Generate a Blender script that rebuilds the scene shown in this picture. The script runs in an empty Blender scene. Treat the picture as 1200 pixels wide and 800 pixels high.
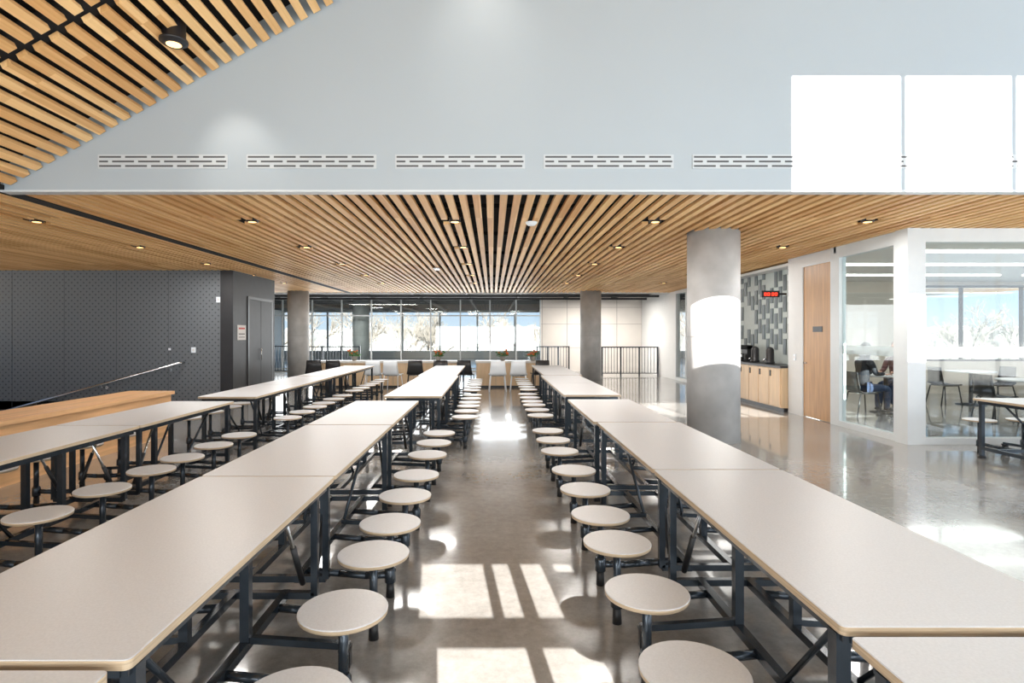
import bpy, math, random
from mathutils import Vector, Matrix
random.seed(7)
D=bpy.data; S=bpy.context.scene
pi=math.pi
# ------------------------------------------------------------------ materials
def newmat(name):
    m=D.materials.new(name); m.use_nodes=True
    nt=m.node_tree; b=nt.nodes['Principled BSDF']
    return m,nt,b
def mat(name,col,rough=0.5,metal=0.0,noise=0.0,nscale=5.0,bump=0.0,stretch=(1,1,1),emit=None,estr=0,coat=0,detail=4):
    m,nt,b=newmat(name)
    b.inputs['Base Color'].default_value=(*col,1)
    b.inputs['Roughness'].default_value=rough
    b.inputs['Metallic'].default_value=metal
    if coat: b.inputs['Coat Weight'].default_value=coat
    if emit:
        b.inputs['Emission Color'].default_value=(*emit,1); b.inputs['Emission Strength'].default_value=estr
    if noise or bump:
        tc=nt.nodes.new('ShaderNodeTexCoord'); mp=nt.nodes.new('ShaderNodeMapping')
        mp.inputs['Scale'].default_value=stretch
        nz=nt.nodes.new('ShaderNodeTexNoise'); nz.inputs['Scale'].default_value=nscale; nz.inputs['Detail'].default_value=detail
        nt.links.new(tc.outputs['Object'],mp.inputs[0]); nt.links.new(mp.outputs[0],nz.inputs['Vector'])
        if noise:
            r=nt.nodes.new('ShaderNodeValToRGB')
            r.color_ramp.elements[0].position=0.3; r.color_ramp.elements[1].position=0.7
            r.color_ramp.elements[0].color=(*[c*(1-noise) for c in col],1)
            r.color_ramp.elements[1].color=(*[min(1,c*(1+noise)) for c in col],1)
            nt.links.new(nz.outputs['Fac'],r.inputs[0]); nt.links.new(r.outputs[0],b.inputs['Base Color'])
        if bump:
            bp=nt.nodes.new('ShaderNodeBump'); bp.inputs['Strength'].default_value=bump; bp.inputs['Distance'].default_value=0.01
            nt.links.new(nz.outputs['Fac'],bp.inputs['Height']); nt.links.new(bp.outputs[0],b.inputs['Normal'])
    return m
def slat_mat(name,pitch,c1,c2):
    m,nt,b=newmat(name); N=nt.nodes; L=nt.links
    tc=N.new('ShaderNodeTexCoord'); sp=N.new('ShaderNodeSeparateXYZ'); L.new(tc.outputs['Object'],sp.inputs[0])
    dv=N.new('ShaderNodeMath'); dv.operation='DIVIDE'; dv.inputs[1].default_value=pitch; L.new(sp.outputs[0],dv.inputs[0])
    fl=N.new('ShaderNodeMath'); fl.operation='FLOOR'; L.new(dv.outputs[0],fl.inputs[0])
    yd=N.new('ShaderNodeMath'); yd.operation='DIVIDE'; yd.inputs[1].default_value=2.44; L.new(sp.outputs[1],yd.inputs[0])
    yf=N.new('ShaderNodeMath'); yf.operation='FLOOR'; L.new(yd.outputs[0],yf.inputs[0])
    cb=N.new('ShaderNodeCombineXYZ'); L.new(fl.outputs[0],cb.inputs[0]); L.new(yf.outputs[0],cb.inputs[1])
    wn=N.new('ShaderNodeTexWhiteNoise'); L.new(cb.outputs[0],wn.inputs['Vector'])
    mp=N.new('ShaderNodeMapping'); mp.inputs['Scale'].default_value=(50,1.6,50); L.new(tc.outputs['Object'],mp.inputs[0])
    nz=N.new('ShaderNodeTexNoise'); nz.inputs['Scale'].default_value=1; nz.inputs['Detail'].default_value=3; L.new(mp.outputs[0],nz.inputs['Vector'])
    ad=N.new('ShaderNodeMath'); ad.operation='MULTIPLY_ADD'; ad.inputs[1].default_value=0.55; L.new(wn.outputs['Value'],ad.inputs[0])
    ml=N.new('ShaderNodeMath'); ml.operation='MULTIPLY'; ml.inputs[1].default_value=0.5; L.new(nz.outputs['Fac'],ml.inputs[0]); L.new(ml.outputs[0],ad.inputs[2])
    r=N.new('ShaderNodeValToRGB'); r.color_ramp.elements[0].color=(*c1,1); r.color_ramp.elements[1].color=(*c2,1)
    r.color_ramp.elements[0].position=0.1; r.color_ramp.elements[1].position=0.85
    L.new(ad.outputs[0],r.inputs[0]); L.new(r.outputs[0],b.inputs['Base Color'])
    b.inputs['Roughness'].default_value=0.5
    b.inputs['Specular IOR Level'].default_value=0.3
    return m
def glass_mat(name,tint=(0.93,0.97,0.97),refl=0.05,frost=0.0):
    m=D.materials.new(name); m.use_nodes=True; nt=m.node_tree; N=nt.nodes; L=nt.links
    for n in list(N): N.remove(n)
    o=N.new('ShaderNodeOutputMaterial'); mx=N.new('ShaderNodeMixShader'); t=N.new('ShaderNodeBsdfTransparent'); g=N.new('ShaderNodeBsdfGlossy')
    t.inputs[0].default_value=(*tint,1); g.inputs['Roughness'].default_value=0.02
    lw=N.new('ShaderNodeLayerWeight'); lw.inputs['Blend'].default_value=0.5
    pw=N.new('ShaderNodeMath'); pw.operation='POWER'; pw.inputs[1].default_value=4.0; L.new(lw.outputs['Facing'],pw.inputs[0])
    ma=N.new('ShaderNodeMath'); ma.operation='MULTIPLY_ADD'; ma.inputs[1].default_value=0.5; ma.inputs[2].default_value=refl; ma.use_clamp=True
    L.new(pw.outputs[0],ma.inputs[0]); L.new(ma.outputs[0],mx.inputs[0]); L.new(t.outputs[0],mx.inputs[1]); L.new(g.outputs[0],mx.inputs[2])
    if frost:
        d=N.new('ShaderNodeBsdfDiffuse'); d.inputs[0].default_value=(0.7,0.78,0.80,1); m2=N.new('ShaderNodeMixShader'); m2.inputs[0].default_value=frost
        L.new(mx.outputs[0],m2.inputs[1]); L.new(d.outputs[0],m2.inputs[2]); L.new(m2.outputs[0],o.inputs[0])
    else: L.new(mx.outputs[0],o.inputs[0])
    return m
def concrete_floor():
    m,nt,b=newmat('polished_concrete'); N=nt.nodes; L=nt.links
    tc=N.new('ShaderNodeTexCoord')
    n1=N.new('ShaderNodeTexNoise'); n1.inputs['Scale'].default_value=0.7; n1.inputs['Detail'].default_value=6; n1.inputs['Roughness'].default_value=0.6
    n2=N.new('ShaderNodeTexNoise'); n2.inputs['Scale'].default_value=14; n2.inputs['Detail'].default_value=9; n2.inputs['Roughness'].default_value=0.8
    L.new(tc.outputs['Object'],n1.inputs['Vector']); L.new(tc.outputs['Object'],n2.inputs['Vector'])
    mx=N.new('ShaderNodeMath'); mx.operation='MULTIPLY_ADD'; mx.inputs[1].default_value=0.5; L.new(n2.outputs['Fac'],mx.inputs[0])
    ml=N.new('ShaderNodeMath'); ml.operation='MULTIPLY'; ml.inputs[1].default_value=0.5; L.new(n1.outputs['Fac'],ml.inputs[0]); L.new(ml.outputs[0],mx.inputs[2])
    r=N.new('ShaderNodeValToRGB'); r.color_ramp.elements[0].position=0.35; r.color_ramp.elements[1].position=0.66
    r.color_ramp.elements[0].color=(0.165,0.158,0.148,1); r.color_ramp.elements[1].color=(0.34,0.33,0.315,1)
    L.new(mx.outputs[0],r.inputs[0]); L.new(r.outputs[0],b.inputs['Base Color'])
    mr=N.new('ShaderNodeMapRange'); mr.inputs[3].default_value=0.14; mr.inputs[4].default_value=0.28; L.new(n1.outputs['Fac'],mr.inputs[0])
    L.new(mr.outputs[0],b.inputs['Roughness'])
    b.inputs['Coat Weight'].default_value=0.6; b.inputs['Coat Roughness'].default_value=0.06
    return m
def perforated():
    m,nt,b=newmat('perforated_acoustic_panel'); N=nt.nodes; L=nt.links
    tc=N.new('ShaderNodeTexCoord'); sp=N.new('ShaderNodeSeparateXYZ'); L.new(tc.outputs['Object'],sp.inputs[0])
    def dots(out,p):
        a=N.new('ShaderNodeMath'); a.operation='MULTIPLY'; a.inputs[1].default_value=2*pi/p; L.new(out,a.inputs[0])
        s=N.new('ShaderNodeMath'); s.operation='SINE'; L.new(a.outputs[0],s.inputs[0]); return s.outputs[0]
    mu=N.new('ShaderNodeMath'); mu.operation='MULTIPLY'; L.new(dots(sp.outputs[0],0.14),mu.inputs[0]); L.new(dots(sp.outputs[2],0.14),mu.inputs[1])
    g=N.new('ShaderNodeMath'); g.operation='GREATER_THAN'; g.inputs[1].default_value=0.66; L.new(mu.outputs[0],g.inputs[0])
    mx=N.new('ShaderNodeMixRGB'); mx.inputs[1].default_value=(0.145,0.158,0.172,1); mx.inputs[2].default_value=(0.06,0.065,0.072,1)
    L.new(g.outputs[0],mx.inputs[0]); L.new(mx.outputs[0],b.inputs['Base Color']); b.inputs['Roughness'].default_value=0.6
    return m
M={}
M['floor']=concrete_floor()
M['slat']=slat_mat('wood_slat',0.15,(0.64,0.31,0.10),(1.0,0.66,0.31))
M['black']=mat('black_plenum',(0.006,0.006,0.007),0.9)
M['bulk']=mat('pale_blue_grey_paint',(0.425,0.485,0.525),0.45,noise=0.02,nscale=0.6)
M['grille']=mat('grille_white',(0.56,0.60,0.62),0.45,noise=0.02)
M['white']=mat('white_paint',(0.72,0.73,0.73),0.5,noise=0.02)
M['frame']=mat('white_frame',(0.66,0.70,0.72),0.35,noise=0.02)
M['cream']=mat('cream_wall',(0.58,0.53,0.47),0.6,noise=0.03,nscale=2)
M['wallpanel']=mat('white_acoustic_panel',(0.72,0.68,0.64),0.6,noise=0.03,nscale=2)
M['joint']=mat('panel_joint',(0.25,0.23,0.22),0.7)
M['perf']=perforated()
M['darkside']=mat('black_wall_paint',(0.022,0.022,0.025),0.55,noise=0.1)
M['djoint']=mat('dark_joint',(0.08,0.086,0.094),0.7)
M['slot']=mat('diffuser_slot',(0.09,0.095,0.10),0.7)
M['top']=mat('grey_laminate',(0.57,0.58,0.60),0.36,noise=0.05,nscale=140,detail=2)
M['edge']=mat('plywood_edge',(0.47,0.36,0.24),0.5,noise=0.25,nscale=3,stretch=(1,1,60))
M['steel']=mat('charcoal_powdercoat',(0.04,0.05,0.062),0.2,metal=0.5,noise=0.08,nscale=20)
M['rubber']=mat('black_rubber',(0.012,0.012,0.013),0.5,noise=0.1)
M['chrome']=mat('brushed_steel',(0.55,0.56,0.57),0.25,metal=1.0,noise=0.03)
M['conc']=mat('column_concrete',(0.44,0.445,0.445),0.6,noise=0.18,nscale=2.5,bump=0.3,detail=9)
M['oak']=mat('oak_veneer',(0.50,0.28,0.12),0.4,noise=0.16,nscale=2,stretch=(9,9,0.9))
M['oakh']=mat('oak_guard',(0.66,0.39,0.19),0.4,noise=0.18,nscale=2,stretch=(9,0.6,9))
M['maple']=mat('maple_cabinet',(0.66,0.48,0.30),0.4,noise=0.1,nscale=2,stretch=(8,8,1))
M['ptile']=mat('teal_grey_tile',(0.055,0.08,0.09),0.4,noise=0.3,nscale=3)
M['pbg']=mat('pale_sage_wall',(0.42,0.47,0.45),0.5,noise=0.05)
M['glass']=glass_mat('clear_glass')
M['frost']=glass_mat('frosted_band',frost=0.5)
M['amber']=mat('warm_downlight',(1,0.7,0.4),0.5,emit=(1,0.55,0.2),estr=3)
M['led']=mat('led_strip',(1,1,1),0.5,emit=(1,0.97,0.9),estr=5)
M['red']=mat('red_digits',(0.9,0.05,0.03),0.5,emit=(1,0.05,0.02),estr=3)
M['paper']=mat('paper',(0.75,0.72,0.70),0.7,noise=0.03)
M['pink']=mat('red_print',(0.6,0.12,0.10),0.7,noise=0.05)
M['wplast']=mat('white_plastic',(0.82,0.87,0.92),0.35,noise=0.02)
M['bplast']=mat('black_plastic',(0.02,0.02,0.022),0.4,noise=0.05)
M['ltop']=mat('white_counter',(0.65,0.62,0.58),0.35,noise=0.03)
M['leaf']=mat('leaf_green',(0.06,0.20,0.04),0.5,noise=0.3,nscale=20)
M['orange']=mat('orange_petals',(0.75,0.14,0.02),0.5,noise=0.2,nscale=20)
M['pot']=mat('clay_pot',(0.35,0.33,0.3),0.6,noise=0.1)
M['bark']=mat('bark',(0.20,0.175,0.15),0.9,noise=0.2)
M['tline']=mat('treeline_foliage',(0.24,0.24,0.24),0.95,noise=0.35,nscale=1.5)
M['ground']=mat('winter_ground',(0.62,0.60,0.55),0.95,noise=0.2,nscale=0.1)
M['skin']=mat('skin',(0.50,0.28,0.20),0.5,noise=0.05)
M['hair']=mat('dark_hair',(0.015,0.011,0.009),0.5,noise=0.3,nscale=40,stretch=(1,1,0.2))
M['hair2']=mat('brown_hair',(0.10,0.05,0.025),0.5,noise=0.3,nscale=40)
M['cloth']=mat('black_jacket',(0.015,0.016,0.022),0.8,noise=0.2,nscale=30)
M['cloth2']=mat('maroon_sweater',(0.12,0.05,0.05),0.8,noise=0.2,nscale=30)
M['denim']=mat('denim',(0.03,0.045,0.09),0.8,noise=0.2,nscale=60)
M['eye']=mat('eye',(0.02,0.015,0.01),0.2)
M['lip']=mat('lips',(0.35,0.10,0.09),0.4)
# ------------------------------------------------------------------ mesh builder
class MB:
    def __init__(s): s.v=[]; s.f=[]; s.mi=[]; s.sm=[]; s.mats=[]
    def m(s,k):
        if k not in s.mats: s.mats.append(k)
        return s.mats.index(k)
    def face(s,idx,k,sm=False): s.f.append(idx); s.mi.append(s.m(k)); s.sm.append(sm)
    def box(s,x0,x1,y0,y1,z0,z1,k):
        b=len(s.v)
        s.v+=[(x0,y0,z0),(x1,y0,z0),(x1,y1,z0),(x0,y1,z0),(x0,y0,z1),(x1,y0,z1),(x1,y1,z1),(x0,y1,z1)]
        for q in ((3,2,1,0),(4,5,6,7),(0,1,5,4),(1,2,6,5),(2,3,7,6),(3,0,4,7)): s.face([b+i for i in q],k)
    def hexa(s,c,k):
        b=len(s.v); s.v+=[tuple(p) for p in c]
        for q in ((3,2,1,0),(4,5,6,7),(0,1,5,4),(1,2,6,5),(2,3,7,6),(3,0,4,7)): s.face([b+i for i in q],k)
    def cyl(s,p0,p1,r0,r1=None,n=12,k='steel',caps=True,sm=True,rot=0):
        if r1 is None: r1=r0
        p0=Vector(p0); p1=Vector(p1); d=(p1-p0)
        if d.length<1e-6: return
        d.normalize()
        up=Vector((0,0,1)) if abs(d.z)<0.95 else Vector((1,0,0))
        a=d.cross(up).normalized(); c=d.cross(a).normalized()
        b=len(s.v)
        for p,r in ((p0,r0),(p1,r1)):
            for i in range(n):
                t=2*pi*i/n+rot; s.v.append(tuple(p+a*math.cos(t)*r+c*math.sin(t)*r))
        for i in range(n):
            j=(i+1)%n; s.face([b+i,b+j,b+n+j,b+n+i],k,sm)
        if caps:
            s.face([b+i for i in range(n)][::-1],k); s.face([b+n+i for i in range(n)],k)
    def sq(s,p0,p1,w,k='steel'): s.cyl(p0,p1,w*0.7071,n=4,k=k,sm=False,rot=pi/4)
    def path(s,pts,r,n=8,k='steel'):
        for a,b in zip(pts[:-1],pts[1:]): s.cyl(a,b,r,n=n,k=k)
        for p in pts[1:-1]: s.ell(p,(r,r,r),k,6,4)
    def lathe(s,prof,c,ks,n=32):
        b=len(s.v)
        for r,z in prof:
            for i in range(n):
                t=2*pi*i/n; s.v.append((c[0]+r*math.cos(t),c[1]+r*math.sin(t),c[2]+z))
        for j in range(len(prof)-1):
            k=ks[j] if isinstance(ks,(list,tuple)) else ks
            for i in range(n):
                i2=(i+1)%n; s.face([b+j*n+i,b+j*n+i2,b+(j+1)*n+i2,b+(j+1)*n+i],k,True)
        k0=ks[0] if isinstance(ks,(list,tuple)) else ks; k1=ks[-1] if isinstance(ks,(list,tuple)) else ks
        s.face([b+i for i in range(n)][::-1],k0); s.face([b+(len(prof)-1)*n+i for i in range(n)],k1)
    def ell(s,c,r,k,n=12,m=8):
        b=len(s.v)
        s.v.append((c[0],c[1],c[2]-r[2]))
        for j in range(1,m):
            ph=-pi/2+pi*j/m
            for i in range(n):
                t=2*pi*i/n; s.v.append((c[0]+r[0]*math.cos(ph)*math.cos(t),c[1]+r[1]*math.cos(ph)*math.sin(t),c[2]+r[2]*math.sin(ph)))
        s.v.append((c[0],c[1],c[2]+r[2])); last=len(s.v)-1
        for i in range(n):
            i2=(i+1)%n
            s.face([b,b+1+i2,b+1+i],k,True); s.face([last,b+1+(m-2)*n+i,b+1+(m-2)*n+i2],k,True)
            for j in range(m-2): s.face([b+1+j*n+i,b+1+j*n+i2,b+1+(j+1)*n+i2,b+1+(j+1)*n+i],k,True)
    def prism(s,poly,z0,z1,kt,ks):
        b=len(s.v); n=len(poly)
        s.v+=[(x,y,z0) for x,y in poly]+[(x,y,z1) for x,y in poly]
        s.face([b+i for i in range(n)][::-1],ks); s.face([b+n+i for i in range(n)],kt)
        for i in range(n):
            j=(i+1)%n; s.face([b+i,b+j,b+n+j,b+n+i],ks)
    def obj(s,name,loc=(0,0,0),rot=(0,0,0),parent=None):
        me=D.meshes.new(name); me.from_pydata(s.v,[],s.f)
        for k in s.mats: me.materials.append(M[k])
        me.polygons.foreach_set('material_index',s.mi); me.polygons.foreach_set('use_smooth',s.sm); me.update()
        o=D.objects.new(name,me); o.location=loc; o.rotation_euler=rot; S.collection.objects.link(o)
        if parent: o.parent=parent
        return o
def inst(o,name,loc,rot=(0,0,0)):
    n=D.objects.new(name,o.data); n.location=loc; n.rotation_euler=rot; S.collection.objects.link(n); return n
def wall_holes(mb,axis,c0,c1,a0,a1,z0,z1,holes,k):
    A=sorted(set([a0,a1]+[h[0] for h in holes]+[h[1] for h in holes])); A=[a for a in A if a0<=a<=a1]
    Z=sorted(set([z0,z1]+[h[2] for h in holes]+[h[3] for h in holes])); Z=[z for z in Z if z0<=z<=z1]
    for i in range(len(A)-1):
        for j in range(len(Z)-1):
            ca=(A[i]+A[i+1])/2; cz=(Z[j]+Z[j+1])/2
            if any(h[0]<ca<h[1] and h[2]<cz<h[3] for h in holes): continue
            if axis=='y': mb.box(A[i],A[i+1],c0,c1,Z[j],Z[j+1],k)
            else: mb.box(c0,c1,A[i],A[i+1],Z[j],Z[j+1],k)
def window(name,axis,c,a0,a1,z0,z1,verts=[],hors=[],w=0.06,d=0.08,glass=True,k='frame',band=None):
    mb=MB()
    def bx(p0,p1,q0,q1,dd=d,kk=k,off=0):
        if axis=='y': mb.box(p0,p1,c-dd/2,c+dd/2,q0,q1,kk)
        else: mb.box(c-dd/2,c+dd/2,p0,p1,q0,q1,kk)
    bx(a0,a0+w,z0,z1); bx(a1-w,a1,z0,z1); bx(a0+w,a1-w,z0,z0+w); bx(a0+w,a1-w,z1-w,z1)
    for v in verts: bx(v-w/2,v+w/2,z0+w,z1-w)
    for h in hors: bx(a0+w,a1-w,h-w/2,h+w/2,d*0.9)
    if glass: bx(a0+w,a1-w,z0+w,z1-w,0.012,'glass')
    if band: bx(a0+w,a1-w,band[0],band[1],0.018,'frost')
    return mb.obj(name)
CZ=3.05; YB=5.9
# ------------------------------------------------------------------ floor
mb=MB()
mb.box(-5.4,18,-2.7,38.2,-0.2,0,'floor'); mb.box(-14,-5.4,13.3,38.2,-0.2,0,'floor'); mb.box(-7.2,-5.4,9.05,13.3,-0.2,0,'floor')
mb.obj('floor')
mb=MB(); mb.box(-14,-5.4,-2.7,13.3,-2.7,-2.5,'floor'); mb.obj('floor_lower')
mb=MB()
for i in range(15): mb.box(-7.2-0.3*(i+1)-0.0,-7.2-0.3*i,9.3,13.2,-2.5,-0.167*(i+1),'conc')
mb.obj('staircase')
mb=MB(); mb.box(-5.6,-5.4,-2.6,9.05,-2.5,-0.2,'white'); mb.box(-7.2,-5.6,9.05,9.2,-2.5,-0.2,'white'); mb.obj('wall_stairwell')
# ------------------------------------------------------------------ lower slat ceiling
mb=MB()
DL=[(x,y) for x in (-6.07,-3.2,-0.5,2.17,5.0) for y in (7.58,9.8,12.1,14.4,16.6)]
def in_dl(x,w):
    return sorted([y for (a,y) in DL if abs(a-x)<w])
x=-13.9
while x<17.9:
    xc=x+0.075
    if not(-5.27<xc<-5.03):
        ya=YB+0.02 if xc>-5.1 else -2.4
        yend=20.3
        ys=[ya]
        for y in in_dl(xc,0.14): ys+= [y-0.15,y+0.15]
        ys.append(yend)
        for i in range(0,len(ys),2): mb.box(xc-0.041,xc+0.041,ys[i],ys[i+1],CZ,CZ+0.04,'slat')
    x+=0.15
mb.obj('ceiling_slats')
mb=MB(); mb.box(-14,-5.1,-2.6,20.4,CZ+0.24,CZ+0.3,'black'); mb.box(-5.1,18,YB+0.1,20.4,CZ+0.24,CZ+0.3,'black')
for y in (7.0,8.9,11,13.2,15.4,17.6,19.5): mb.box(-14,18,y,y+0.04,CZ+0.06,CZ+0.11,'black')
mb.box(-5.27,-5.06,-2.4,20.3,CZ+0.002,CZ+0.05,'black')
mb.box(-14,18,20.3,20.4,CZ-0.03,CZ+0.3,'white')
mb.obj('ceiling_plenum')
mb=MB(); mb.box(-14,18,20.4,38.2,3.15,3.3,'black')
for xx in range(-9,9,2): mb.box(xx,xx+0.08,20.5,38,3.05,3.15,'darkside')
for yy in (21.5,23.2): mb.box(-14,6.3,yy,yy+0.06,2.97,3.05,'darkside')
mb.obj('ceiling_far')
# downlights
mb=MB()
mb.lathe([(0.055,-0.10),(0.075,-0.10),(0.085,0.0),(0.085,0.13)],(0,0,0),'bplast',20)
mb.lathe([(0.052,-0.103),(0.05,-0.101)],(0,0,0),'amber',16)
mb.box(-0.13,-0.115,-0.14,0.14,-0.06,0.13,'black'); mb.box(0.115,0.13,-0.14,0.14,-0.06,0.13,'black')
mb.box(-0.115,0.115,-0.14,-0.125,-0.06,0.13,'black'); mb.box(-0.115,0.115,0.125,0.14,-0.06,0.13,'black')
dlo=None
for (x,y) in DL:
    if dlo is None: dlo=mb.obj('downlight',(x,y,CZ+0.10))
    else: inst(dlo,'downlight',(x,y,CZ+0.10))
mb=MB(); mb.lathe([(0.03,-0.05),(0.05,-0.045),(0.075,-0.02),(0.08,0)],(0,0,0),'wplast',24)
o=mb.obj('smoke_detector',(0.52,7.58,CZ)); inst(o,'smoke_detector',(-1.25,12.8,CZ))
# ------------------------------------------------------------------ bulkhead wall
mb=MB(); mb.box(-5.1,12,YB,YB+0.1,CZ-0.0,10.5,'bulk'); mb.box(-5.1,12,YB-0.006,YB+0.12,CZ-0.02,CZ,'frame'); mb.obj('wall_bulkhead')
mb=MB()
for i in range(8):
    x0=-4.087+1.54*i
    if x0+1.345>11.9: break
    mb.box(x0,x0+1.345,YB-0.008,YB,3.27,3.415,'grille')
    for r,z in enumerate((3.39,3.343,3.296)):
        n=5
        w=1.345/n
        for j in range(n):
            off=0.0 if r!=1 else w*0.5
            a=x0+0.015+j*w+off; b=min(a+w*0.84,x0+1.33)
            if b-a>0.03: mb.box(a,b,YB-0.0095,YB-0.008,z-0.009,z+0.009,'slot')
        if r==1: mb.box(x0+0.015,x0+0.015+w*0.34,YB-0.0095,YB-0.008,z-0.009,z+0.009,'slot')
mb.obj('linear_air_diffuser')
# ------------------------------------------------------------------ sloped slat ceiling
k=0.565; ang=math.atan(k); ca,sa=math.cos(ang),math.sin(ang)
mb=MB()
n=int(10.0/ca/0.15)
for i in range(n):
    s=0.03+i*0.15
    X=-4.97+s*ca; Z=3.10+s*sa
    for (ya,yb) in ((-2.4,1.0),(1.08,4.47),(4.57,YB-0.02)):
        pts=[]
        for y in (ya,yb):
            for (u,v) in ((-0.041,0),(0.041,0),(0.041,0.05),(-0.041,0.05)):
                pts.append((X+u*ca-v*sa,y,Z+u*sa+v*ca))
        mb.hexa(pts,'slat')
mb.obj('ceiling_slats_sloped')
mb=MB()
def slab(s0,s1,v0,v1,y0,y1,kk):
    pts=[]
    for y in (y0,y1):
        for (u,v) in ((s0,v0),(s1,v0),(s1,v1),(s0,v1)):
            pts.append((-4.97+u*ca-v*sa,y,3.10+u*sa+v*ca))
    mb.hexa(pts,kk)
slab(-0.3,11.6,0.22,0.3,-2.6,YB,'black'); slab(0,11.5,0.06,0.12,4.4,4.64,'black'); slab(0,11.5,0.06,0.12,2.6,2.66,'black')
mb.box(5.0,12.1,-2.6,YB,9.0,9.2,'white')
mb.obj('ceiling_high')
mb=MB(); mb.lathe([(0.07,-0.02),(0.09,-0.02),(0.10,0.0),(0.12,0.0),(0.12,0.02),(0.10,0.03),(0.10,0.22)],(0,0,0),'bplast',24); mb.lathe([(0.065,-0.021),(0.06,-0.019)],(0,0,0),'amber',16)
o=mb.obj('ceiling_spotlight',(-2.89,5.16,4.20)); inst(o,'ceiling_spotlight',(-0.1,5.0,5.8))
# ------------------------------------------------------------------ back wall (unseen; window openings shaped to throw the sun patches) + right/left
mb=MB()
YW=-2.5
sl=0.433
def zb(y): return sl*(y-YW)
def xb(x,y): return x+0.1*(y-YW)
holes=[]
for (x0,x1,ya) in ((-0.44,-0.03,3.12),(0.03,0.14,3.12),(0.22,0.36,3.12),(0.44,0.56,3.72)):
    holes.append((xb(x0,3.5),xb(x1,3.5),zb(ya),zb(3.88)))
for (x0,x1) in ((-0.24,0.2),(0.28,0.55),(1.15,1.3)):
    holes.append((xb(x0,2.5),xb(x1,2.5),zb(1.5),zb(2.85)))
clere=[(3.95,5.075),(5.13,6.225),(6.28,7.385),(7.44,8.6)]
for a,b in clere: holes.append((a,b,5.72,7.88))
wall_holes(mb,'y',YW-0.04,YW,-14,12.1,-2.6,10.5,holes,'white')
mb.obj('wall_back')
mb=MB(); mb.box(-14.1,-14,-2.6,13.4,-2.6,0.6,'white'); mb.box(-14.1,-14,-2.6,13.4,2.8,3.4,'white'); mb.box(-14.1,-14,13.4,38.2,-0.2,3.4,'white'); mb.obj('wall_left')
window('window_1','x',-14.05,-2.6,13.4,0.6,2.8,[0,2.6,5.2,7.8,10.4],glass=False)
mb=MB(); mb.box(12,12.1,-2.5,8.1,8.0,10.5,'white'); mb.box(12,12.1,-2.5,8.0,-0.1,0.1,'white'); mb.obj('wall_right')
window('window_2','x',12.05,-2.5,8.0,0.1,8.0,[-0.8,0.9,2.6,4.3,6.0],[2.6,5.3],glass=False,k='darkside')
# ------------------------------------------------------------------ dark perforated wall
mb=MB(); mb.box(-14,-6.08,13.3,15.8,-2.5,CZ+0.2,'perf')
mb.box(-6.08,-6.05,13.3,15.8,0,CZ,'darkside'); mb.box(-6.35,-6.05,13.28,13.3,0,CZ,'darkside')
x=-6.35
while x>-14: 
    mb.box(x-0.004,x+0.004,13.296,13.3,-2.5,CZ,'djoint'); x-=1.22
mb.obj('wall_dark_acoustic')
mb=MB()
mb.box(-6.05,-6.03,14.05,14.12,0,2.5,'bplast'); mb.box(-6.05,-6.03,15.55,15.62,0,2.5,'bplast'); mb.box(-6.05,-6.03,14.12,15.55,2.43,2.5,'bplast')
mb.box(-6.05,-6.035,14.13,14.83,0.01,2.42,'darkside'); mb.box(-6.05,-6.035,14.85,15.54,0.01,2.42,'darkside'); mb.cyl((-6.0,14.78,0.9),(-6.0,14.78,1.2),0.012,k='chrome'); mb.cyl((-6.035,14.78,0.92),(-6.0,14.78,0.92),0.01,k='chrome'); mb.cyl((-6.035,14.78,1.18),(-6.0,14.78,1.18),0.01,k='chrome')
mb.obj('door_1')
mb=MB(); mb.box(-6.05,-6.045,13.5,13.95,1.42,1.78,'paper'); mb.box(-6.045,-6.043,13.56,13.89,1.68,1.72,'pink'); mb.box(-6.045,-6.043,13.56,13.89,1.55,1.58,'joint'); mb.box(-6.045,-6.043,13.56,13.89,1.48,1.50,'joint'); mb.obj('wall_notice')
for i,(u,v,w,h) in enumerate(((256,351,0.09,0.13),(227,410,0.10,0.13),(199,409,0.05,0.05))):
    X=(u-577)/667*13.3; Z=1.55-(v-392)/667*13.3
    mb=MB(); mb.box(X-w/2,X+w/2,13.275,13.292,Z-h/2,Z+h/2,'wplast'); mb.box(X-w/5,X+w/5,13.27,13.275,Z-h/5,Z+h/5,'paper'); mb.obj('wall_switch')
# handrail
mb=MB()
p0=Vector((-7.2,13.1,0.90)); p1=Vector((-13.2,13.1,-0.75))
mb.path([(-7.2,13.29,0.90),(-7.2,13.1,0.90),tuple(p1)],0.026,12,'chrome')
for t in (0.05,0.3,0.55,0.8):
    p=p0.lerp(p1,t); mb.path([tuple(p),(p.x,13.1,p.z-0.07),(p.x,13.29,p.z-0.09)],0.009,8,'chrome'); mb.cyl((p.x,13.27,p.z-0.09),(p.x,13.292,p.z-0.09),0.035,k='chrome')
mb.obj('handrail')
mb=MB(); mb.box(-5.6,-4.97,-1.5,8.8,0,0.63,'oakh'); mb.box(-5.62,-4.93,-1.52,8.83,0.63,0.68,'oakh'); mb.obj('wood_guard_bench')
# ------------------------------------------------------------------ columns
def column(x,y,r,h):
    mb=MB(); mb.lathe([(r,0),(r,h)],(0,0,0),'conc',64); mb.lathe([(r+0.004,1.52),(r+0.004,1.525)],(0,0,0),'joint',64); return mb.obj('concrete_column',(x,y,0))
column(3.27,8.42,0.37,CZ+0.2); column(3.42,19.8,0.36,3.2); column(-6.75,19.8,0.36,3.2); column(-5.75,24.9,0.36,3.2)
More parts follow.
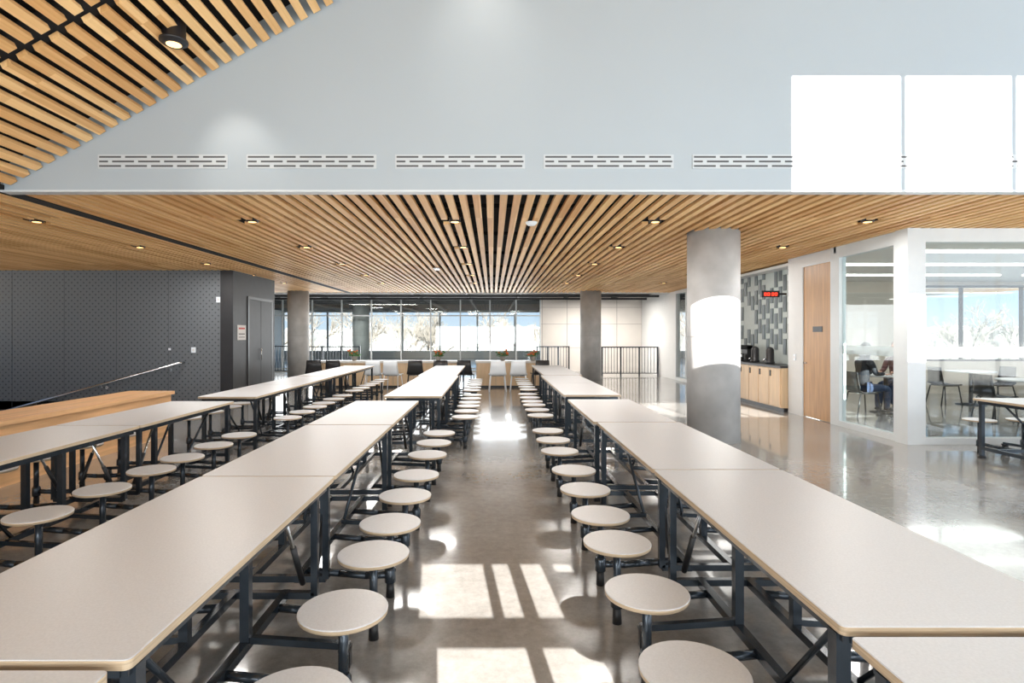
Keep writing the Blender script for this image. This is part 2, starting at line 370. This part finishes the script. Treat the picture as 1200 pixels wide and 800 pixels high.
# ------------------------------------------------------------------ glass room right
XR=5.9
mb=MB()
mb.box(XR-0.06,XR+0.12,8.0,8.25,0,CZ,'frame')
mb.box(XR-0.02,XR+0.1,8.25,9.8,CZ-0.10,CZ,'frame'); mb.box(XR+0.1,18,8.02,8.14,CZ-0.10,CZ,'frame')
mb.box(XR-0.02,XR+0.1,9.74,9.9,0,CZ,'frame'); mb.box(XR,XR+0.12,9.9,10.85,2.86,CZ,'white')
mb.obj('wall_right_partition')
mb=MB(); mb.box(XR,XR+0.12,10.85,11.35,0,CZ,'white')
mb.box(XR+0.12,XR+0.55,11.2,11.35,0,CZ,'white')
mb.obj('wall_right_return')
window('window_3','x',XR+0.04,8.25,9.74,0.0,CZ-0.1,[],[],w=0.09,d=0.12,band=(1.23,1.37))
window('window_4','y',8.08,XR+0.12,12.0,0.0,CZ-0.1,[8.9],[],w=0.09,d=0.12,band=(1.23,1.37))
mb=MB(); mb.box(XR+0.02,XR+0.07,9.93,10.82,0.01,2.83,'oak'); mb.box(XR,XR+0.1,9.9,9.93,0,2.86,'frame'); mb.box(XR,XR+0.1,10.82,10.85,0,2.86,'frame'); mb.box(XR,XR+0.1,9.93,10.82,2.83,2.86,'frame')
mb.box(XR+0.012,XR+0.02,10.2,10.5,1.60,1.70,'bplast'); mb.cyl((XR+0.02,10.72,1.02),(XR-0.04,10.72,1.02),0.012,k='chrome'); mb.cyl((XR-0.04,10.72,1.02),(XR-0.04,10.60,1.02),0.010,k='chrome')
mb.obj('door_2')
mb=MB(); mb.box(XR-0.015,XR,11.05,11.13,1.05,1.17,'wplast'); mb.box(XR-0.02,XR-0.015,11.075,11.105,1.09,1.13,'paper'); mb.obj('wall_switch')
mb=MB(); mb.box(XR+0.4,XR+0.52,11.35,15.3,0,CZ,'pbg'); mb.obj('wall_patterned')
mb=MB(); r=random.Random(3)
y=11.42; c=0
while y<15.2:
    z=1.12+(c%2)*0.22+ (0.1 if c%3==0 else 0)
    while z<2.9:
        h=0.34
        if r.random()<0.88: mb.box(XR+0.385,XR+0.40,y,y+0.125,z,min(z+h,2.95),'ptile')
        z+=0.46
    y+=0.19; c+=1
mb.obj('wall_tile_pattern')
mb=MB()
mb.box(XR-0.12,XR+0.39,11.37,15.2,0.08,0.88,'maple'); mb.box(XR-0.15,XR+0.39,11.36,15.22,0.88,0.92,'bplast'); mb.box(XR-0.06,XR+0.39,11.4,15.2,0,0.08,'bplast')
y=11.40
while y<15.1:
    mb.box(XR-0.14,XR-0.12,y,y+0.44,0.10,0.86,'maple'); mb.box(XR-0.155,XR-0.14,y+0.36,y+0.40,0.70,0.82,'bplast'); y+=0.465
mb.obj('base_cabinet')
mb=MB(); mb.box(-0.19,0.19,-0.04,0.04,-0.07,0.07,'bplast')
def seg(mb,x,z,s,w=0.01,y=-0.043):
    mb.box(x,x+s,y,y+0.003,z+s-w/2,z+s+w/2,'red'); mb.box(x,x+s,y,y+0.003,z-w/2,z+w/2,'red'); mb.box(x,x+w,y,y+0.003,z,z+s,'red'); mb.box(x+s-w,x+s,y,y+0.003,z-0.0,z+s,'red')
for i,x in enumerate((-0.14,-0.07,0.02,0.09)): seg(mb,x,-0.03,0.05)
mb.box(0.19,0.35,-0.02,0.02,-0.02,0.02,'bplast')
mb.obj('digital_clock',(5.95,12.2,2.42))
def urn(x,y):
    mb=MB(); mb.lathe([(0.10,0),(0.10,0.04),(0.085,0.05),(0.085,0.30),(0.06,0.34),(0.02,0.36)],(0,0,0),'bplast',20); mb.cyl((-0.085,0,0.1),(-0.14,0,0.08),0.015,k='chrome'); mb.cyl((-0.14,0,0.08),(-0.14,0,0.05),0.01,k='chrome'); mb.obj('beverage_dispenser',(x,y,0.92))
urn(6.05,12.4); urn(6.05,13.1)
mb=MB(); mb.box(-0.15,0.15,-0.15,0.15,0,0.03,'bplast'); mb.box(0.02,0.15,-0.15,0.15,0.03,0.36,'bplast'); mb.box(-0.15,0.15,-0.15,0.15,0.28,0.38,'bplast'); mb.cyl((-0.06,0,0.03),(-0.06,0,0.18),0.06,0.07,k='chrome'); mb.obj('coffee_machine',(6.05,13.7,0.92))
# beyond
mb=MB(); mb.box(6.3,6.42,15.3,16.2,0,CZ,'white'); mb.box(6.3,6.42,19.6,24,0,3.2,'white'); mb.obj('wall_right_far')
window('window_5','x',6.36,16.2,19.6,0,CZ,[17.3,18.5],[],w=0.1,d=0.14)
# glass room interior
mb=MB(); mb.box(XR+0.62,18,15,15.12,0,0.85,'cream'); mb.box(XR+0.62,10.9,15,15.12,0.85,CZ,'cream'); mb.box(10.9,18,15,15.12,2.85,CZ,'cream'); mb.obj('wall_room_back')
mb=MB(); mb.box(XR+0.53,XR+0.60,11.35,15,0,CZ,'cream'); mb.obj('wall_room_left')
window('window_6','y',15.06,10.9,18,0.85,2.85,[12.4,14.0,15.6],[],w=0.06,k='darkside')
mb=MB(); mb.box(XR+0.12,18,8.15,15,CZ-0.10,CZ-0.04,'white')
mb.obj('ceiling_room')
mb=MB()
for y in (9.4,11.2,13.2):
    mb.box(6.9,11.8,y,y+0.12,CZ-0.13,CZ-0.10,'led'); mb.box(12.4,17.2,y,y+0.12,CZ-0.13,CZ-0.10,'led')
mb.obj('ceiling_light_strip')
mb=MB(); mb.box(7.6,8.0,14.98,15,1.7,2.0,'bplast'); mb.box(7.63,7.97,14.975,14.98,1.73,1.97,'ptile'); mb.obj('wall_display')
mb=MB()
mb.box(18,18.1,8,15.1,0,CZ,'cream'); mb.box(12.1,18,8.02,8.14,0,CZ-0.1,'cream'); mb.obj('wall_room_right')
# ------------------------------------------------------------------ far zone
window('window_7','y',24.0,-13.9,2.05,0,3.15,[-11.4,-10.1,-8.85,-7.6,-6.35,-5.1,-3.85,-2.6,-1.35,-0.1,1.0],[0.12,2.35],w=0.05,d=0.1)
mb=MB(); mb.box(2.05,6.42,24,24.12,0,3.2,'wallpanel')
for i in range(5): mb.box(2.1+i*1.05-0.008,2.1+i*1.05+0.008,23.992,24,0,3.15,'joint')
for z in (1.0,2.0,2.7): mb.box(2.05,6.3,23.992,24,z-0.006,z+0.006,'joint')
mb.obj('wall_far')
window('window_8','y',38,-14,18,0.35,3.15,[-11,-8.5,-6,-3.5,-1,1.5,4],[],w=0.12,glass=False)
mb=MB(); mb.box(-14,18,37.9,38.1,0,0.35,'white'); mb.obj('wall_far_sill')
def railing(x0,x1,y):
    mb=MB(); mb.box(x0,x1,y-0.02,y+0.02,1.06,1.10,'steel'); mb.box(x0,x1,y-0.01,y+0.01,0.08,0.11,'steel')
    x=x0
    while x<=x1: mb.box(x-0.008,x+0.008,y-0.008,y+0.008,0.1,1.07,'steel'); x+=0.115
    x=x0
    while x<=x1+0.01: mb.box(x-0.025,x+0.025,y-0.025,y+0.025,0,1.1,'steel'); x+=(x1-x0)/3
    mb.obj('railing')
railing(1.75,3.0,22.3); railing(4.15,6.25,21.5); railing(-7.4,-5.2,22.3); railing(-12,-8,23)
mb=MB()
mb.box(4.13,4.17,21.55,23.9,1.06,1.10,'steel')
for i in range(20): mb.box(4.14,4.156,21.6+i*0.12,21.615+i*0.12,0.0,1.07,'steel')
mb.obj('railing')
def counter(x0,x1,y0,y1):
    mb=MB(); mb.box(x0+0.03,x1-0.03,y0+0.03,y1-0.03,0.06,0.72,'maple'); mb.box(x0,x1,y0,y1,0.72,0.78,'ltop'); mb.box(x0+0.06,x1-0.06,y0+0.06,y1-0.06,0,0.06,'bplast')
    x=x0+0.6
    while x<x1-0.2: mb.box(x-0.005,x+0.005,y0+0.025,y0+0.03,0.08,0.72,'joint'); x+=0.6
    mb.obj('low_counter')
counter(-5.3,-0.95,16.6,17.2); counter(-0.5,1.45,16.6,17.2)
def flowers(x,y,z=0.78,s=1.0):
    mb=MB(); mb.lathe([(0.07*s,0),(0.10*s,0.14*s),(0.105*s,0.15*s),(0.09*s,0.15*s)],(0,0,0),'pot',16)
    for i in range(34):
        a=random.random()*2*pi; l=0.12+0.16*random.random(); h=0.15+0.18*random.random()
        p=Vector((math.cos(a)*l*0.8,math.sin(a)*l*0.8,h))*s
        mb.cyl((0,0,0.13*s),tuple(p),0.004,0.003,4,'leaf'); mb.ell(tuple(p),(0.045*s,0.045*s,0.015*s),'leaf',6,4)
        if i%3==0: mb.ell((p.x,p.y,p.z+0.05*s),(0.035*s,0.035*s,0.028*s),'orange',8,5)
    mb.obj('potted_flowers',(x,y,z))
for x in (-4.1,-1.6,0.3,1.2): flowers(x,16.9,s=0.85)
# chairs
def chair(k):
    mb=MB(); n=9; rows=[]
    prof=[(0.22,0.44),(0.20,0.455),(0.05,0.44),(-0.12,0.44),(-0.19,0.47),(-0.215,0.55),(-0.235,0.68),(-0.25,0.84)]
    b=len(mb.v)
    for t in (0,0.012):
        for j,(y,z) in enumerate(prof):
            for i in range(n):
                u=(i/(n-1)-0.5)*2; w=0.235 if j<5 else 0.235-0.015*(j-4)
                up=0.02*u*u*(1 if j<5 else 0); fw=0.04*u*u if j>=5 else 0
                mb.v.append((u*w,y+fw-(t if j>=5 else 0),z+up-(t if j<5 else 0)))
    P=len(prof)
    for j in range(P-1):
        for i in range(n-1):
            a=b+j*n+i; mb.face([a,a+1,a+n+1,a+n],k,True); a+=P*n; mb.face([a,a+n,a+n+1,a+1],k,True)
    for j in range(P-1):
        for i in (0,n-1): a=b+j*n+i; mb.face([a,a+n,a+n+P*n,a+P*n],k)
    for i in range(n-1):
        for j in (0,P-1): a=b+j*n+i; mb.face([a,a+1,a+1+P*n,a+P*n],k)
    for sx in (-1,1):
        mb.path([(sx*0.23,0.22,0),(sx*0.19,0.17,0.43),(sx*0.19,-0.15,0.43),(sx*0.23,-0.24,0)],0.013,8,k)
    mb.cyl((-0.19,0.12,0.425),(0.19,0.12,0.425),0.01,k='chrome'); mb.cyl((-0.19,-0.12,0.425),(0.19,-0.12,0.425),0.01,k='chrome')
    return mb
cw=chair('wplast'); cb=chair('bplast')
ow=cw.obj('stacking_chair',(0.14,15.6,0),(0,0,0.05)); ob=cb.obj('stacking_chair',(-1.45,15.9,0),(0,0,0.1))
for x,y,r in ((0.72,15.6,-0.08),(-3.3,15.8,0.1),(-2.75,15.7,-0.15)): inst(ow,'stacking_chair',(x,y,0),(0,0,r))
for x,y,r in ((-2.15,15.9,0.1),(-5.0,16.0,0.2),(-4.4,15.9,0.0),(-0.75,16.0,-0.2),(1.35,16.0,0.2)): inst(ob,'stacking_chair',(x,y,0),(0,0,r))
# ------------------------------------------------------------------ cafeteria tables
def rrect(x0,x1,y0,y1,r,n=5):
    p=[]
    for cx,cy,a0 in ((x1-r,y0+r,-pi/2),(x1-r,y1-r,0),(x0+r,y1-r,pi/2),(x0+r,y0+r,pi)):
        for i in range(n+1):
            a=a0+pi/2*i/n; p.append((cx+r*math.cos(a),cy+r*math.sin(a)))
    return p
L=1.82; W=0.38
def half(mb,y0,offs,flip,casters):
    yy=lambda t: y0+(L-t if flip else t)
    a,b=sorted((yy(0.004),yy(L-0.004)))
    mb.prism(rrect(-W,W,a,b,0.018),0.726,0.75,'top','edge')
    mb.prism(rrect(-W+0.003,W-0.003,a+0.003,b-0.003,0.016),0.75,0.7515,'top','top')
    for sx in (-1,1): mb.sq((sx*0.33,yy(0.05),0.70),(sx*0.33,yy(L-0.04),0.70),0.035)
    for t in (0.06,0.95,L-0.06): mb.sq((-0.33,yy(t),0.70),(0.33,yy(t),0.70),0.032)
    for sx in (-1,1):
        mb.sq((sx*0.335,yy(0.09),0.02),(sx*0.335,yy(0.09),0.70),0.042); mb.box(sx*0.335-0.028,sx*0.335+0.028,yy(0.09)-0.028,yy(0.09)+0.028,0,0.03,'rubber')
        mb.sq((sx*0.14,yy(1.22),0.13),(sx*0.14,yy(1.22),0.70),0.042)
        mb.sq((sx*0.30,yy(L-0.10),0.13),(sx*0.30,yy(L-0.10),0.70),0.036)
        mb.sq((sx*0.14,yy(0.09),0.13),(sx*0.14,yy(L-0.08),0.13),0.04)
        mb.cyl((sx*0.20,yy(0.25),0.68),(sx*0.15,yy(0.75),0.15),0.012,k='steel'); mb.cyl((sx*0.24,yy(L-0.12),0.20),(sx*0.24,yy(L-0.42),0.69),0.010,k='chrome'); mb.cyl((sx*0.24,yy(L-0.12),0.20),(sx*0.24,yy(L-0.27),0.45),0.016,k='rubber')
    mb.sq((-0.335,yy(0.09),0.13),(0.335,yy(0.09),0.13),0.04)
    mb.sq((-0.30,yy(L-0.10),0.13),(0.30,yy(L-0.10),0.13),0.036)
    for o in offs:
        y=y0+o
        for sx in (-1,1):
            X=sx*0.665
            mb.lathe([(0.165,0.418),(0.178,0.420),(0.180,0.436),(0.177,0.440)],(X,y,0),['edge','edge','top'],36)
            mb.lathe([(0.05,0.408),(0.075,0.418)],(X,y,0),'steel',16)
            mb.cyl((X,y,0.13),(X,y,0.412),0.021,k='steel',n=14)
            mb.lathe([(0.030,0.085),(0.034,0.09),(0.034,0.16),(0.024,0.175)],(X,y,0),'steel',14)
            mb.cyl((X,y,0.0),(X,y,0.09),0.026,0.022,k='rubber',n=12)
            mb.path([(X,y,0.13),(sx*0.52,y+0.01,0.12),(sx*0.35,y+0.055,0.115),(sx*0.14,y+0.07,0.125)],0.021,10,'steel')
    for t in casters:
        y=y0+t
        for sx in (-1,1):
            X=sx*0.60
            mb.cyl((X-0.014,y,0.052),(X+0.014,y,0.052),0.052,k='rubber',n=20); mb.cyl((X-0.017,y,0.052),(X+0.017,y,0.052),0.022,k='chrome',n=12)
            mb.box(X-0.026,X-0.019,y-0.02,y+0.02,0.045,0.125,'rubber'); mb.box(X+0.019,X+0.026,y-0.02,y+0.02,0.045,0.125,'rubber'); mb.box(X-0.026,X+0.026,y-0.03,y+0.03,0.118,0.13,'rubber')
            mb.sq((sx*0.14,y+0.03,0.15),(sx*0.62,y,0.135),0.03)
mb=MB(); half(mb,0,(0.34,0.92,1.51),False,(0.62,1.20)); half(mb,L+0.01,(0.15,0.73,1.31),True,(1.02,))
first=mb.obj('cafeteria_table',(-1.27,1.39,0))
mb=MB(); half(mb,0,(0.24,0.82,1.40),False,(1.1,)); sh=mb.obj('cafeteria_table',(-1.27,5.06,0))
inst(sh,'cafeteria_table',(1.31,5.22,0))
for x,y in ((1.335,1.55),(-1.29,-2.29),(1.325,-2.14),(-3.48,3.19),(-3.48,-0.49),(-1.04,7.4),(-1.08,11.1),(1.33,7.55),(1.40,11.25),(-3.42,7.32),(-3.42,11.02)):
    inst(first,'cafeteria_table',(x,y,0))
inst(first,'cafeteria_table',(6.05,6.8,0),(0,0,-pi/2))
# ------------------------------------------------------------------ room furniture + people
def room_table(x,y):
    mb=MB(); mb.lathe([(0.44,0.72),(0.45,0.725),(0.45,0.745),(0.445,0.75)],(0,0,0),'top',40); mb.cyl((0,0,0.03),(0,0,0.72),0.04,k='bplast'); mb.lathe([(0.28,0),(0.28,0.015),(0.06,0.04)],(0,0,0),'bplast',24); mb.obj('round_table',(x,y,0))
room_table(7.85,11.35); room_table(9.6,10.2); room_table(10.6,12.6); room_table(12.4,11)
for x,y,r in ((7.15,11.0,-pi/2),(8.5,11.9,pi/2+0.5),(9.0,10.2,-pi/2),(10.2,10.2,pi/2),(9.6,9.6,0),(10.0,12.6,-pi/2),(11.2,12.6,pi/2),(11.8,11,-pi/2),(13,11,pi/2)):
    inst(ob,'stacking_chair',(x,y,0),(0,0,r))
def person(x,y,rz,top,hair,longhair,z=0.0):
    e=D.objects.new('seated_person',None); e.location=(x,y,z); e.rotation_euler=(0,0,rz); S.collection.objects.link(e)
    def skin(name,V,E,R,mt):
        me=D.meshes.new(name); me.from_pydata(V,E,[]); o=D.objects.new(name,me); S.collection.objects.link(o); o.parent=e
        me.materials.append(M[mt])
        md=o.modifiers.new('s','SKIN')
        for i,r in enumerate(R):
            me.skin_vertices[0].data[i].radius=r if isinstance(r,tuple) else (r,r); me.skin_vertices[0].data[i].use_root=(i==0)
        md.use_smooth_shade=True; s2=o.modifiers.new('ss','SUBSURF'); s2.levels=2; s2.render_levels=2
    V=[(0,-0.05,0.54),(0,-0.04,0.72),(0,-0.01,0.92),(0,0.0,1.05),(0,0.025,1.13)]; E=[(0,1),(1,2),(2,3),(3,4)]; R=[(0.16,0.12),(0.14,0.11),(0.17,0.115),(0.09,0.07),0.052]
    for s in (-1,1):
        b=len(V); V+=[(s*0.17,0.0,1.02),(s*0.22,0.07,0.80),(s*0.15,0.30,0.80)]; E+=[(3,b),(b,b+1),(b+1,b+2)]; R+=[0.068,0.05,0.034]
    skin('torso',V,E,R,top)
    V=[(0,-0.05,0.53)];E=[];R=[(0.16,0.11)]
    for s in (-1,1):
        b=len(V); V+=[(s*0.10,0.02,0.53),(s*0.12,0.40,0.52),(s*0.12,0.38,0.12)]; E+=[(0,b),(b,b+1),(b+1,b+2)]; R+=[0.095,0.068,0.045]
    skin('trousers',V,E,R,'denim')
    mb=MB()
    mb.cyl((0,0.025,1.10),(0,0.045,1.22),0.05,0.048,16,'skin')
    mb.ell((0,0.06,1.28),(0.072,0.088,0.112),'skin',20,14); mb.ell((0,0.085,1.215),(0.045,0.05,0.04),'skin',14,8)
    mb.ell((0,0.15,1.265),(0.011,0.02,0.024),'skin',8,6)
    for s in (-1,1):
        mb.ell((s*0.03,0.137,1.29),(0.013,0.009,0.008),'paper',8,6); mb.ell((s*0.03,0.144,1.29),(0.006,0.004,0.006),'eye',8,6); mb.ell((s*0.072,0.05,1.275),(0.01,0.018,0.03),'skin',8,6)
        mb.ell((s*0.12,0.46,0.04),(0.045,0.12,0.04),'bplast',12,8)
        px,py,pz=s*0.145,0.36,0.785
        mb.ell((px,py,pz),(0.038,0.045,0.014),'skin',12,8)
        for i,(dx,l) in enumerate(((-0.028,0.06),(-0.010,0.072),(0.010,0.068),(0.027,0.052))):
            mb.path([(px+dx,py+0.03,pz),(px+dx*1.2,py+0.03+l*0.55,pz+0.010),(px+dx*1.2,py+0.03+l,pz-0.012)],0.0085,8,'skin')
        mb.path([(px-s*0.03,py-0.01,pz),(px-s*0.055,py+0.02,pz),(px-s*0.058,py+0.045,pz-0.01)],0.009,8,'skin')
    mb.ell((0,0.142,1.232),(0.022,0.008,0.007),'lip',8,6)
    mb.ell((0,0.035,1.315),(0.084,0.092,0.10),hair,20,12)
    if longhair: mb.ell((0,-0.03,1.20),(0.085,0.05,0.17),hair,16,12); mb.ell((0.068,0.03,1.2),(0.02,0.05,0.13),hair,10,8); mb.ell((-0.068,0.03,1.2),(0.02,0.05,0.13),hair,10,8)
    mb.obj('head_and_hands',parent=e)
person(7.2,11.02,-pi/2-0.1+0.2,'cloth','hair',True); person(8.42,11.85,pi/2+0.5,'cloth2','hair2',False)
# ------------------------------------------------------------------ exterior
mb=MB(); mb.box(-300,300,-300,400,-3.3,-3.0,'ground'); mb.obj('ground')
def tree():
    mb=MB(); rr=random.Random(5)
    def br(p,d,l,r,lev):
        q=p+d*l; mb.cyl(tuple(p),tuple(q),r,r*0.65,5,'bark',caps=False)
        if lev==0: return
        for i in range(4 if lev>1 else 3):
            ax=Vector((rr.uniform(-1,1),rr.uniform(-1,1),rr.uniform(-0.2,0.9))).normalized()
            nd=(d*0.9+ax*0.75).normalized(); br(p+d*l*rr.uniform(0.55,1.0),nd,l*rr.uniform(0.55,0.75),r*0.55,lev-1)
    br(Vector((0,0,0)),Vector((0,0,1)),3.0,0.16,5)
    return mb
t0=tree().obj('bare_tree',(-6,52,-3))
for i in range(26):
    x=-22+i*3.0+random.uniform(-1,1); y=random.uniform(52,75)
    o=inst(t0,'bare_tree',(x,y,-3),(0,0,random.uniform(0,6))); s=random.uniform(0.8,1.25); o.scale=(s,s,s)
for i in range(16):
    o=inst(t0,'bare_tree',(34+i*4+random.uniform(-1,1),random.uniform(48,62),-3),(0,0,random.uniform(0,6))); s=random.uniform(0.6,0.85); o.scale=(s,s,s)
mb=MB()
xs=[-150+i*1.0 for i in range(400)]; b=len(mb.v)
for x in xs:
    h=3.0+math.sin(x*0.21)*0.4+random.uniform(-0.5,0.5); mb.v+=[(x,110,-3.2),(x,110+random.uniform(-2,2),h*0.6),(x,112,h)]
for i in range(len(xs)-1):
    a=b+3*i; mb.face([a,a+3,a+4,a+1],'tline'); mb.face([a+1,a+4,a+5,a+2],'tline')
mb.obj('distant_treeline')
# ------------------------------------------------------------------ world + lights
w=D.worlds.new('world'); S.world=w; w.use_nodes=True; nt=w.node_tree; N=nt.nodes; Lk=nt.links
bg=N['Background']; tc=N.new('ShaderNodeTexCoord'); sp=N.new('ShaderNodeSeparateXYZ'); cr=N.new('ShaderNodeValToRGB')
Lk.new(tc.outputs['Generated'],sp.inputs[0]); Lk.new(sp.outputs[2],cr.inputs[0]); Lk.new(cr.outputs[0],bg.inputs[0])
cr.color_ramp.elements[0].position=0.0; cr.color_ramp.elements[0].color=(0.70,0.80,0.90,1)
cr.color_ramp.elements[1].position=0.5; cr.color_ramp.elements[1].color=(0.28,0.44,0.72,1)
e=cr.color_ramp.elements.new(0.08); e.color=(0.36,0.56,0.82,1)
bg.inputs[1].default_value=1.15
def light(kind,name,loc,rot,energy,col=(1,1,1),size=1,sy=None,**kw):
    l=D.lights.new(name,kind); l.energy=energy; l.color=col
    if kind=='AREA':
        l.shape='RECTANGLE' if sy else 'DISK'; l.size=size
        if sy: l.size_y=sy
    for a,b in kw.items(): setattr(l,a,b)
    o=D.objects.new(name,l); o.location=loc; o.rotation_euler=rot; S.collection.objects.link(o); return o
sd=Vector((-0.1,1,-0.433)).normalized()
o=light('SUN','sun',(5,-20,12),(0,0,0),28.0,(1,0.96,0.90),angle=0.003); o.rotation_euler=sd.to_track_quat('-Z','Y').to_euler()
light('AREA','back_daylight_fill',(1.0,-2.3,1.5),(pi/2+0.25,0,0),740,(0.92,0.97,1),12,2.4)  # added area fill behind the camera, standing in for daylight
light('AREA','daylight_side_window',(11.8,2.5,2.6),(0,pi/2,0),470,(0.92,0.96,1),4,9)
light('AREA','daylight_far_window',(-4,23.8,1.6),(-pi/2,0,0),400,(0.95,0.98,1),11,2.4)
for x,ys in ((-6.3,(8.5,12.1,17)),(-3.45,(7.4,11.5,15.5)),(-1.35,(7.2,9.6)),(1.5,(7.2,9.6,12.5)),(-1.15,(12.5,)),(4.9,(8.0,12.1,16.6))):
    for y in ys: light('AREA','downlight_lamp',(x,y,CZ-0.03),(0,0,0),36,(1,0.97,0.93),0.7)
light('AREA','lobby_fill',(4,21.9,2.93),(0,0,0),210,(1,0.95,0.88),1.5,0.6)  # added fill to brighten the far white wall
light('AREA','lobby_fill',(-5,21.9,2.93),(0,0,0),120,(1,0.95,0.88),3,0.6)  # added fill for the left side of the far zone
light('AREA','lobby_fill',(-2,31,3.0),(0,0,0),260,(1,0.97,0.92),8,5)  # added fill to lighten the zone beyond the far glass
light('AREA','room_lamp',(9,11.3,CZ-0.2),(0,0,0),80,(1,0.96,0.9),4,3)
light('AREA','room_lamp',(14.5,11.3,CZ-0.2),(0,0,0),60,(1,0.96,0.9),4,3)
for loc,tgt in (((-2.89,5.10,4.15),(-2.6,5.9,3.3)),((-0.1,4.9,5.7),(-0.1,5.9,4.6))):
    o=light('SPOT','wall_spot',loc,(0,0,0),20,(1,0.93,0.85),spot_size=1.0,spot_blend=1.0,shadow_soft_size=0.04)
    o.rotation_euler=(Vector(tgt)-Vector(loc)).to_track_quat('-Z','Y').to_euler()
# ------------------------------------------------------------------ camera
c=D.cameras.new('camera'); c.lens=20; c.sensor_width=36; c.shift_x=23/1200; c.shift_y=-8/1200; c.clip_end=1000
co=D.objects.new('camera',c); co.location=(0,0,1.55); co.rotation_euler=(pi/2,0,0); S.collection.objects.link(co); S.camera=co
S.view_settings.view_transform='Standard'; S.view_settings.look='None'; S.view_settings.exposure=0.12
